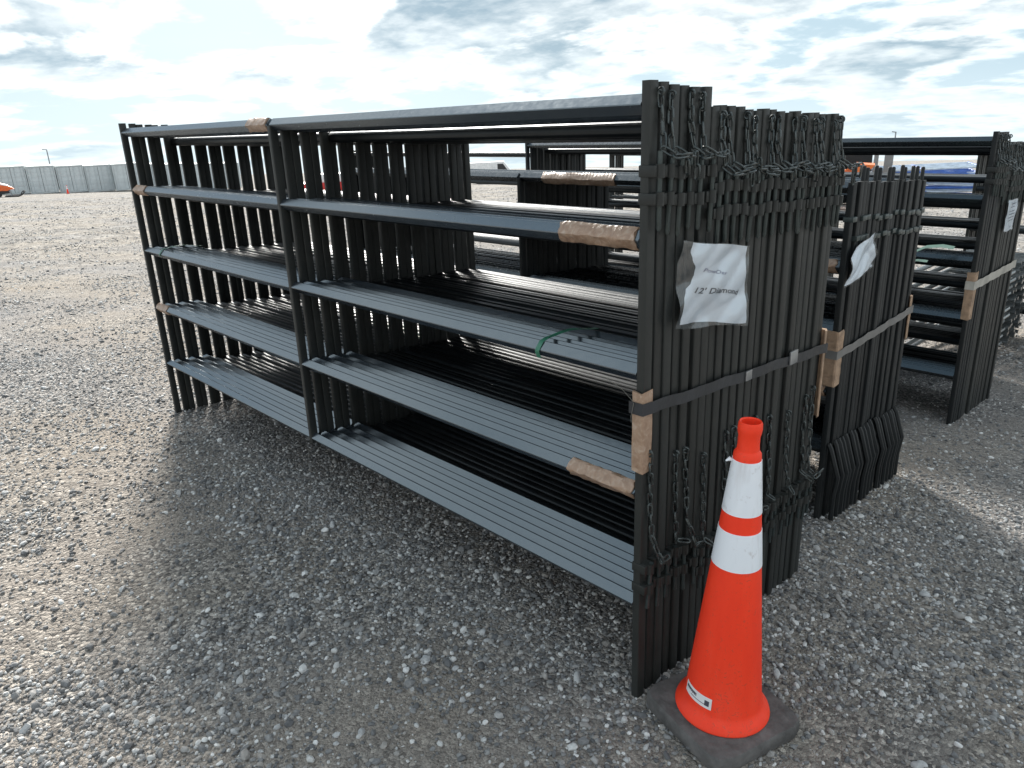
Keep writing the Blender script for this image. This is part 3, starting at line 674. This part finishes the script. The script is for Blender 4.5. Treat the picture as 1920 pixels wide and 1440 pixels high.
def text_mesh(body, shear=0.0):
    cu_ = bpy.data.curves.new('t', 'FONT'); cu_.body = body; cu_.size = 1; cu_.shear = shear; cu_.resolution_u = 2; cu_.offset = 0.018
    o = bpy.data.objects.new('t', cu_); COL.objects.link(o); bpy.context.view_layer.update()
    me = bpy.data.meshes.new_from_object(o.evaluated_get(bpy.context.evaluated_depsgraph_get())); bpy.data.objects.remove(o); return me
def put_text(body, u0, v0, u1, v1, hgt, mat, parent, shear=0.15):
    me = text_mesh(body, shear); xs_ = [v.co.x for v in me.vertices]; w = max(xs_)
    for v in me.vertices:
        f = v.co.x / w; v.co = npos(u0 + (u1 - u0) * f, v0 + (v1 - v0) * f + v.co.y * hgt, 0.0022)
    me.materials.clear(); me.materials.append(mat); me.name = 'lettering'
    return obj('lettering', me, parent)
put_text('PowDer', 0.30, 0.675, 0.66, 0.625, 0.065, M['ink_faint'], note, 0.3)
put_text("12' Diamond", 0.20, 0.43, 0.86, 0.375, 0.10, M['ink'], note, 0.25)
notice('posted_notice', ((1.555, 1.130), (1.745, 1.185), (1.785, 1.035), (1.51, 0.985)), S2X + L + T + 0.010, 9, lambda u, v: (0.04 + 0.92 * u, 0.03 + 0.94 * v),
       'creased white notice sheet on the end of the second stack', 0.016)
n3, npos3 = notice('posted_notice', ((3.74, 1.125), (3.95, 1.120), (3.94, 0.925), (3.755, 0.93)), S3X + L + T + 0.018, 12, lambda u, v: (0.03 + 0.94 * u, 0.03 + 0.94 * v),
       'flat white printed notice on the third stack near the right edge', 0.006)
for vv, (ua, ub) in ((0.86, (0.3, 0.8)), (0.76, (0.35, 0.7)), (0.64, (0.2, 0.75)), (0.55, (0.2, 0.8)), (0.45, (0.15, 0.8)), (0.36, (0.2, 0.8)), (0.16, (0.4, 0.6))):
    m_ = MB(); a_ = npos3(ua, vv, 0.005); b_ = npos3(ub, vv, 0.005); c_ = npos3(ub, vv - 0.02, 0.005); d_ = npos3(ua, vv - 0.02, 0.005)
    m_.add([a_, b_, c_, d_], [(0, 1, 2, 3)]); obj('printed_line', m_.mesh('printed_line', M['ink']), n3)

# ------------------------------------------------------------------ traffic cone
def traffic_cone(loc, rz, label, scale=1.0, detail=True):
    t = empty('traffic_cone', loc, rz); tag(t, label, 'traffic cone', 'traffic cones'); t.scale = (scale,) * 3
    b = 0.164
    V = []; F = []; rings = [(b * 0.985, 0.0), (b, 0.006), (b * 0.995, 0.040), (b * 0.975, 0.0455), (b * 0.8, 0.0465), (0.128, 0.047), (0.118, 0.049)]
    nseg = 40
    for (h, z) in rings:
        for k in range(nseg):
            a_ = 2 * math.pi * k / nseg; c, s_ = math.cos(a_), math.sin(a_)
            e = 12.0 if h > 0.13 else 2.0
            q = (abs(c) ** e + abs(s_) ** e) ** (-1 / e)
            q = min(q, 1.30) if h > 0.13 else 1.0
            V.append((h * q * c, h * q * s_, z + (0.0015 * math.sin(5 * a_ + h * 40) if 0.03 < z else 0)))
    for i in range(len(rings) - 1):
        for k in range(nseg): F.append((i * nseg + k, i * nseg + (k + 1) % nseg, (i + 1) * nseg + (k + 1) % nseg, (i + 1) * nseg + k))
    F += [tuple(range(nseg))[::-1], tuple((len(rings) - 1) * nseg + k for k in range(nseg))]
    obj('base', mesh('base', V, F, M['rubber'], True, 35), t)
    rad = lambda z: 0.1065 + (0.0345 - 0.1065) * (z - 0.085) / (0.835 - 0.085)
    prof = [(0.128, 0.046), (0.1315, 0.052), (0.129, 0.060), (0.1175, 0.071), (0.110, 0.080), (rad(0.09), 0.09)]
    prof += [(rad(z), z) for z in (0.2, 0.35, 0.52, 0.522, 0.63, 0.67, 0.672, 0.826)]
    prof += [(rad(0.838), 0.838), (0.0285, 0.846), (0.0270, 0.862), (0.0272, 0.885), (0.0292, 0.893), (0.0305, 0.903), (0.0295, 0.918), (0.0270, 0.923), (0.0235, 0.920), (0.0225, 0.90), (0.0220, 0.78), (0.0, 0.775)]
    obj('cone_body', MB().lathe(prof, 48).mesh('cone_body', M['orange'], True, 30), t)
    for z0, z1 in ((0.522, 0.628), (0.676, 0.822)):
        pr = [(rad(z0) - 0.001, z0), (rad(z0) + 0.0013, z0 + 0.001), (rad((z0 + z1) / 2) + 0.0014, (z0 + z1) / 2), (rad(z1) + 0.0013, z1 - 0.001), (rad(z1) - 0.001, z1)]
        obj('reflective_band', MB().lathe(pr, 48).mesh('reflective_band', M['white_band'], True, 30), t)
    return t, rad
cone, crad = traffic_cone((3.905, 0.110, gzf(3.905, 0.118) + 0.006), R(-15), 'orange traffic cone with two white bands standing at the near stack', 1.015)
cone.rotation_mode = 'QUATERNION'; cone.rotation_quaternion = (Matrix.Rotation(R(1.7), 3, Vector((fx, fy, 0))) @ Matrix.Rotation(R(-15), 3, 'Z')).to_quaternion()
# manufacturer's sticker low on the cone, facing the camera's left
def on_cone(a_, z, off): r = crad(z) + off; return (r * math.cos(a_), r * math.sin(a_), z)
A0, A1 = R(-118), R(-62); ZS0, ZS1 = 0.104, 0.138
def patch(name, a0, a1, z0, z1, off, mat, parent, n=10, thick=0.0005):
    V = []; F = []
    for o_ in (off, off - thick):
        for i in range(n + 1):
            a_ = a0 + (a1 - a0) * i / n
            V.append(on_cone(a_, z0, o_)); V.append(on_cone(a_, z1, o_))
    m = 2 * (n + 1)
    for i in range(n):
        F.append((2 * i, 2 * i + 2, 2 * i + 3, 2 * i + 1)); F.append((m + 2 * i, m + 2 * i + 1, m + 2 * i + 3, m + 2 * i + 2))
        F.append((2 * i, m + 2 * i, m + 2 * i + 2, 2 * i + 2)); F.append((2 * i + 1, 2 * i + 3, m + 2 * i + 3, m + 2 * i + 1))
    F += [(0, 1, m + 1, m), (2 * n, m + 2 * n, m + 2 * n + 1, 2 * n + 1)]
    return obj(name, mesh(name, V, F, mat, True, 60), parent)
stk = patch('sticker', A0, A1, ZS0, ZS1, 0.0012, M['white'], cone)
w = 0.0; aa_ = A0 + 0.06
r_ = random.Random(5)
for k in range(13):
    wd_ = r_.uniform(0.018, 0.030)
    patch('printed_mark', aa_, aa_ + wd_, 0.121 + (0.002 if k % 2 else 0), 0.130, 0.0016, M['ink'], stk, 2); aa_ += wd_ + 0.009
    if aa_ > A1 - 0.24: break
patch('printed_mark', A0 + 0.30, A1 - 0.12, 0.1135, 0.1152, 0.0016, M['ink'], stk, 8)
patch('printed_mark', A1 - 0.20, A1 - 0.07, 0.112, 0.128, 0.0016, M['ink'], stk, 4)
# a clip of torn band at the cone's left
fa = R(-118); fc, fs = math.cos(fa), math.sin(fa)
tb = MB().tube([(0.034 * fc, 0.034 * fs, 0.815), (0.044 * fc, 0.044 * fs, 0.821), (0.054 * fc, 0.054 * fs, 0.815)], [0.002, 0.006, 0.002], 6).mesh('torn_flap', M['white_band'])
obj('torn_flap', tb, cone)

# ------------------------------------------------------------------ flat bundle at the right edge
bt = empty('tube_bundle', (3.15, 5.02, gzf(3.2, 5.4))); tag(bt, 'low bundle of pale shiny steel tubes lying flat beside the third stack', 'tubes')
GALV = simple('galvanised', (0.22, 0.235, 0.24), 0.3, 0.8, 0.25, 20)
LONG = MB().tube([(0, 0, 0), (0, 0.78, 0)], 0.019, 8).mesh('tube', GALV); SHORT = MB().tube([(-0.5, 0, 0), (0.03, 0, 0)], 0.017, 8).mesh('tube', GALV)
LONGX = MB().tube([(0, 0, 0), (0, 1.1, 0)], 0.019, 8).mesh('tube', GALV)
for iz in range(12):
    for ix in range(2): obj('tube', LONG if ix == 0 else LONGX, bt, (-0.5 * ix + rng.uniform(-0.02, 0.02), rng.uniform(-0.02, 0.02), 0.05 + iz * 0.062))
    for iy in range(6): obj('tube', SHORT, bt, (rng.uniform(-0.015, 0.02), 0.83 + iy * 0.085 + 0.03 * (iz % 2), 0.05 + iz * 0.062))
tag(ribbon('strap', [(3.19, 5.42, gzf(3.2, 5.4)), (3.195, 5.42, 0.2), (3.195, 5.42, gzf(3.2, 5.4) + 0.73), (3.16, 5.42, gzf(3.2, 5.4) + 0.775), (2.6, 5.42, gzf(3.2, 5.4) + 0.78)], (0, 1, 0), 0.02, M['palegreen']), 'pale green strap over the flat tube bundle', 'strap')

# ------------------------------------------------------------------ far background
def along(dx, dy, t): return (CAM[0] + dx * t, CAM[1] + dy * t)
# shipping containers, ends towards the camera
CG = simple('container_paint', (0.50, 0.54, 0.545), 0.6, 0, 0.10, 3)
CD = simple('container_door', (0.58, 0.62, 0.63), 0.6, 0, 0.12, 2)
CB = simple('container_seal', (0.15, 0.165, 0.17), 0.7, 0, 0.1)
cdir = Vector((-0.9706, 0.2408, 0)); rowd = Vector((0.2408, 0.9706, 0)); c0 = Vector((CAM[0], CAM[1], 0)) + cdir * 89
crz = math.atan2(rowd.y, rowd.x)
body_m = MB().box((-1.22, 0.10, 0.05), (1.22, 6.06, 2.55)).box((-1.22, 0.0, 0.0), (-1.10, 0.15, 2.59)).box((1.10, 0.0, 0.0), (1.22, 0.15, 2.59)).box((-1.10, 0.0, 2.45), (1.10, 0.15, 2.591)).box((-1.10, 0.0, 0.0), (1.10, 0.15, 0.14)).mesh('body', CG, False)
dm = MB().box((0.02, 0.03, 0.15), (1.08, 0.09, 2.44))
for q in range(5): dm.box((0.10, 0.012, 0.30 + q * 0.43), (1.0, 0.028, 0.58 + q * 0.43))
door_m = dm.mesh('door', CD, False)
bar_m = MB().tube([(0, -0.008, 0.1), (0, -0.008, 2.5)], 0.014, 6).mesh('locking_bar', CG); gasket = MB().box((-0.018, 0.02, 0.15), (0.018, 0.05, 2.44)).mesh('door_seal', CB, False)
pos_ = -9.6
CPLACES = ['leftmost, behind the snowmobile', 'second from the left', 'behind the far cone', 'fourth from the left', 'taller looking one beside the near stack', 'seen through the left slots', 'seen further through the slots',
           'eighth along the row', 'ninth along the row', 'tenth along the row']
for k, (gap, dz, back) in enumerate(((0, 0, 0), (.06, 0, .1), (.05, 0.02, 0), (.06, 0.05, .2), (.04, 0.10, .3), (.03, 0.28, -1.0), (.06, .1, 0), (.05, .1, 0), (.07, 0, 0), (.05, 0, 0))):
    pos_ += gap + 2.44
    p = c0 + rowd * pos_ + cdir * (back * 1.0); z = gzf(p.x, p.y) + dz * 0.4
    t = empty('shipping_container', (p.x, p.y, z), crz - math.pi + math.pi)
    t.rotation_euler = (0, 0, math.atan2(cdir.y, cdir.x) - math.pi / 2)
    tag(t, 'pale grey shipping container in the far row, ' + CPLACES[k], 'container', 'shipping containers')
    obj('body', body_m, t); obj('door', door_m, t); obj('door', door_m, t, (-1.10, 0, 0)); obj('door_seal', gasket, t)
    for x in (-0.85, -0.3, 0.3, 0.85): obj('locking_bar', bar_m, t, (x, 0, 0))
p = along(-0.9712, 0.2381, 83)
traffic_cone((p[0], p[1], gzf(*p)), 0, 'tiny faraway traffic cone in front of the containers', 0.85)
# light poles
pm_ = simple('pole_grey', (0.24, 0.26, 0.28), 0.6)
for (dx, dy, t_, hgt, lab) in ((-0.9738, 0.2273, 125, 5.2, 'thin grey light pole behind the shipping containers at left'), (-0.3491, 0.9371, 95, 4.4, 'thin grey pole against the sky above the third stack')):
    q = along(dx, dy, t_); z = gzf(*q)
    t = empty('light_pole', (q[0], q[1], z)); tag(t, lab, 'pole', 'light poles')
    obj('pole', MB().tube([(0, 0, 0), (0, 0, hgt)], [0.10, 0.07], 8).mesh('pole', pm_), t)
    obj('lamp_arm', MB().tube([(0, 0, hgt - 0.05), (-0.2, -0.5, hgt + 0.02)], 0.06, 6).mesh('lamp_arm', pm_), t)

# snowmobile at the left edge
q = along(-0.9832, 0.1826, 77); zs = gzf(*q)
sm = empty('snowmobile', (q[0], q[1], zs)); sm.rotation_euler = (0, 0, math.atan2(rowd.y, rowd.x))
tag(sm, 'orange and white snowmobile with a black ski at the left edge', 'snowmobile')
BLK = simple('black_plastic', (0.025, 0.025, 0.027), 0.45); ORG = simple('snow_orange', (0.75, 0.14, 0.03), 0.35); WHT = simple('snow_white', (0.8, 0.8, 0.8), 0.35)
for sy in (-0.5, 0.5):
    sk_ = obj('ski', MB().tube([(-0.2, sy, 0.05), (0.75, sy, 0.05), (1.0, sy, 0.12), (1.2, sy, 0.30), (1.25, sy, 0.40)], [0.06, 0.07, 0.06, 0.05, 0.04], 8).mesh('ski', BLK), sm)
    obj('ski_handle', MB().tube([(1.22, sy, 0.40), (1.05, sy, 0.36), (0.92, sy, 0.12)], 0.03, 6).mesh('ski_handle', BLK), sk_)
    obj('suspension_arm', MB().tube([(0.3, sy, 0.1), (0.15, sy * 0.4, 0.62)], 0.04, 6).mesh('suspension_arm', pm_), sm)
hood = [(-0.9, 0.55), (-0.9, 0.98), (-0.45, 1.18), (-0.05, 1.02), (0.38, 0.78), (0.55, 0.62), (0.30, 0.60), (0.05, 0.50)]
obj('hood', MB().prism([(a_, b_) for a_, b_ in hood], 1, -0.34, 0.34).mesh('hood', ORG, False), sm)
obj('hood_trim', MB().prism([(-0.55, 1.15), (-0.1, 1.06), (0.15, 0.94), (0.05, 0.90), (-0.5, 1.05)], 1, -0.352, 0.352).mesh('hood_trim', WHT, False), sm)
obj('windshield', MB().prism([(-0.5, 1.17), (-0.75, 1.45), (-0.70, 1.46), (-0.40, 1.17)], 1, -0.28, 0.28).mesh('windshield', BLK, False), sm)
obj('belly_pan', MB().prism([(-0.9, 0.2), (-0.9, 0.56), (0.05, 0.51), (0.25, 0.58), (0.2, 0.3)], 1, -0.27, 0.27).mesh('belly_pan', BLK, False), sm)
obj('track', MB().prism(rrect(1.9, 0.42, 0.2, (-1.35, 0.22), 5), 1, -0.2, 0.2).mesh('track', BLK), sm)
obj('seat', MB().box((-2.1, -0.2, 0.55), (-0.85, 0.2, 0.86), 0.06).mesh('seat', BLK), sm)

# blue panels piled far behind, an orange bucket and a dark bin
BLU = simple('blue_paint', (0.03, 0.10, 0.36), 0.4, 0, 0.3, 4); BLW = simple('pale_blue_paint', (0.52, 0.60, 0.68), 0.4, 0, 0.25, 4)
bfr = MB()
for yy in (0, 0.3, 0.6, 0.9, 1.2): bfr.tube([(-1.8, yy, 0), (1.8, yy, 0)], 0.035, 6)
blue_rails = bfr.mesh('rails', BLU); pale_rails = mesh('rails', bfr.v, bfr.f, BLW)
bends = MB().tube([(-1.8, -0.05, 0), (-1.8, 1.25, 0)], 0.04, 6).mesh('end_post', BLU)
qb = along(-0.318, 0.948, 30); zb0 = gzf(*qb)
BLAB = ['bottom', 'second', 'third', 'fourth', 'fifth', 'sixth', 'seventh', 'topmost']
for k in range(8):
    t = empty('blue_panel', (qb[0] + rng.uniform(-0.25, 0.25), qb[1] + rng.uniform(-0.2, 0.2), zb0 + 0.30 + k * 0.125), R(20) + rng.uniform(-0.4, 0.4))
    t.rotation_euler[1] = rng.uniform(-0.06, 0.06); t.rotation_euler[0] = rng.uniform(-0.05, 0.12)
    tag(t, '%s of the far pile of blue tube panels' % BLAB[k] if k in (0, 7) else '%s from the bottom in the far pile of blue tube panels' % BLAB[k], 'fence panel', 'blue panels in a pile')
    mt_ = (k % 2 == 1)
    obj('rails', pale_rails if mt_ else blue_rails, t); obj('end_post', bends, t); obj('end_post', bends, t, (3.6, 0, 0)); obj('end_post', bends, t, (1.8, 0, 0.005))
qo = along(-0.387, 0.922, 27); zo = gzf(*qo)
ob = empty('loader_bucket', (qo[0], qo[1], zo), R(22)); tag(ob, 'orange steel bucket far behind the second stack', 'bucket')
obj('shell', MB().prism([(-0.75, 0.95), (0.1, 1.42), (0.62, 1.38), (0.55, 1.28), (-0.2, 0.85), (-0.3, 0.0), (-0.8, 0.0)], 1, -0.5, 0.5).mesh('shell', simple('orange_paint', (0.70, 0.16, 0.03), 0.45), False), ob)
obj('rib', MB().prism([(-0.6, 1.0), (0.1, 1.36), (0.1, 1.30), (-0.55, 0.95)], 1, -0.53, -0.5).mesh('rib', simple('orange_rib', (0.5, 0.09, 0.02), 0.5), False), ob)
qd = along(-0.392, 0.920, 30); zd = gzf(*qd)
dbn = empty('dark_bin', (qd[0], qd[1], zd), R(22)); tag(dbn, 'dark open steel bin behind the orange bucket', 'bin')
obj('wall', MB().box((-1.6, -0.6, 0.1), (0.75, 0.6, 1.75), 0.02).mesh('wall', M['paint2']), dbn)
GP = simple('bin_grey', (0.20, 0.21, 0.21), 0.5)
for x in (0.80, 1.12): obj('end_post', MB().box((x, -0.62, 0.0), (x + (0.14 if x < 1 else 0.26), -0.4, 1.82), 0.01).mesh('end_post', GP), dbn)
# white van far behind, glimpsed through the near stack
qv = along(-0.7393, 0.6733, 78); zv = gzf(*qv)
vn = empty('white_van', (qv[0], qv[1], zv), R(45)); tag(vn, 'white van far off, glimpsed through the top bay of the near stack', 'van')
obj('body', MB().prism([(-2.4, 0.35), (-2.4, 2.1), (1.0, 2.15), (1.7, 1.25), (2.4, 1.1), (2.45, 0.35)], 1, -0.95, 0.95).mesh('body', WHT, False), vn)
obj('window', MB().prism([(0.4, 1.3), (0.4, 1.95), (0.95, 1.95), (1.4, 1.3)], 1, -0.96, 0.96).mesh('window', BLK, False), vn)
WH = MB().tube([(0, -0.1, 0), (0, 0.1, 0)], 0.36, 14).mesh('wheel', BLK)
for x in (-1.5, 1.5):
    for y in (-0.9, 0.9): obj('wheel', WH, vn, (x, y, 0.36))
# red trailer glimpsed through the slots
qr = along(-0.8516, 0.5242, 40); zr = gzf(*qr)
tr_ = empty('red_trailer', (qr[0], qr[1], zr), R(60)); tag(tr_, 'red and white trailer far off, glimpsed between the posts', 'trailer')
obj('bed', MB().box((-2.2, -0.8, 0.45), (2.2, 0.8, 0.62), 0.02).mesh('bed', BLK), tr_)
obj('side', MB().box((-2.2, -0.84, 0.63), (2.2, 0.84, 1.05), 0.02).mesh('side', simple('red_paint', (0.55, 0.03, 0.025), 0.4)), tr_)
obj('cover', MB().box((-1.6, -0.7, 1.052), (1.2, 0.7, 1.45), 0.05).mesh('cover', WHT), tr_)
for x in (-0.5, 0.5):
    for y in (-0.9, 0.9): obj('wheel', WH, tr_, (x, y, 0.36))
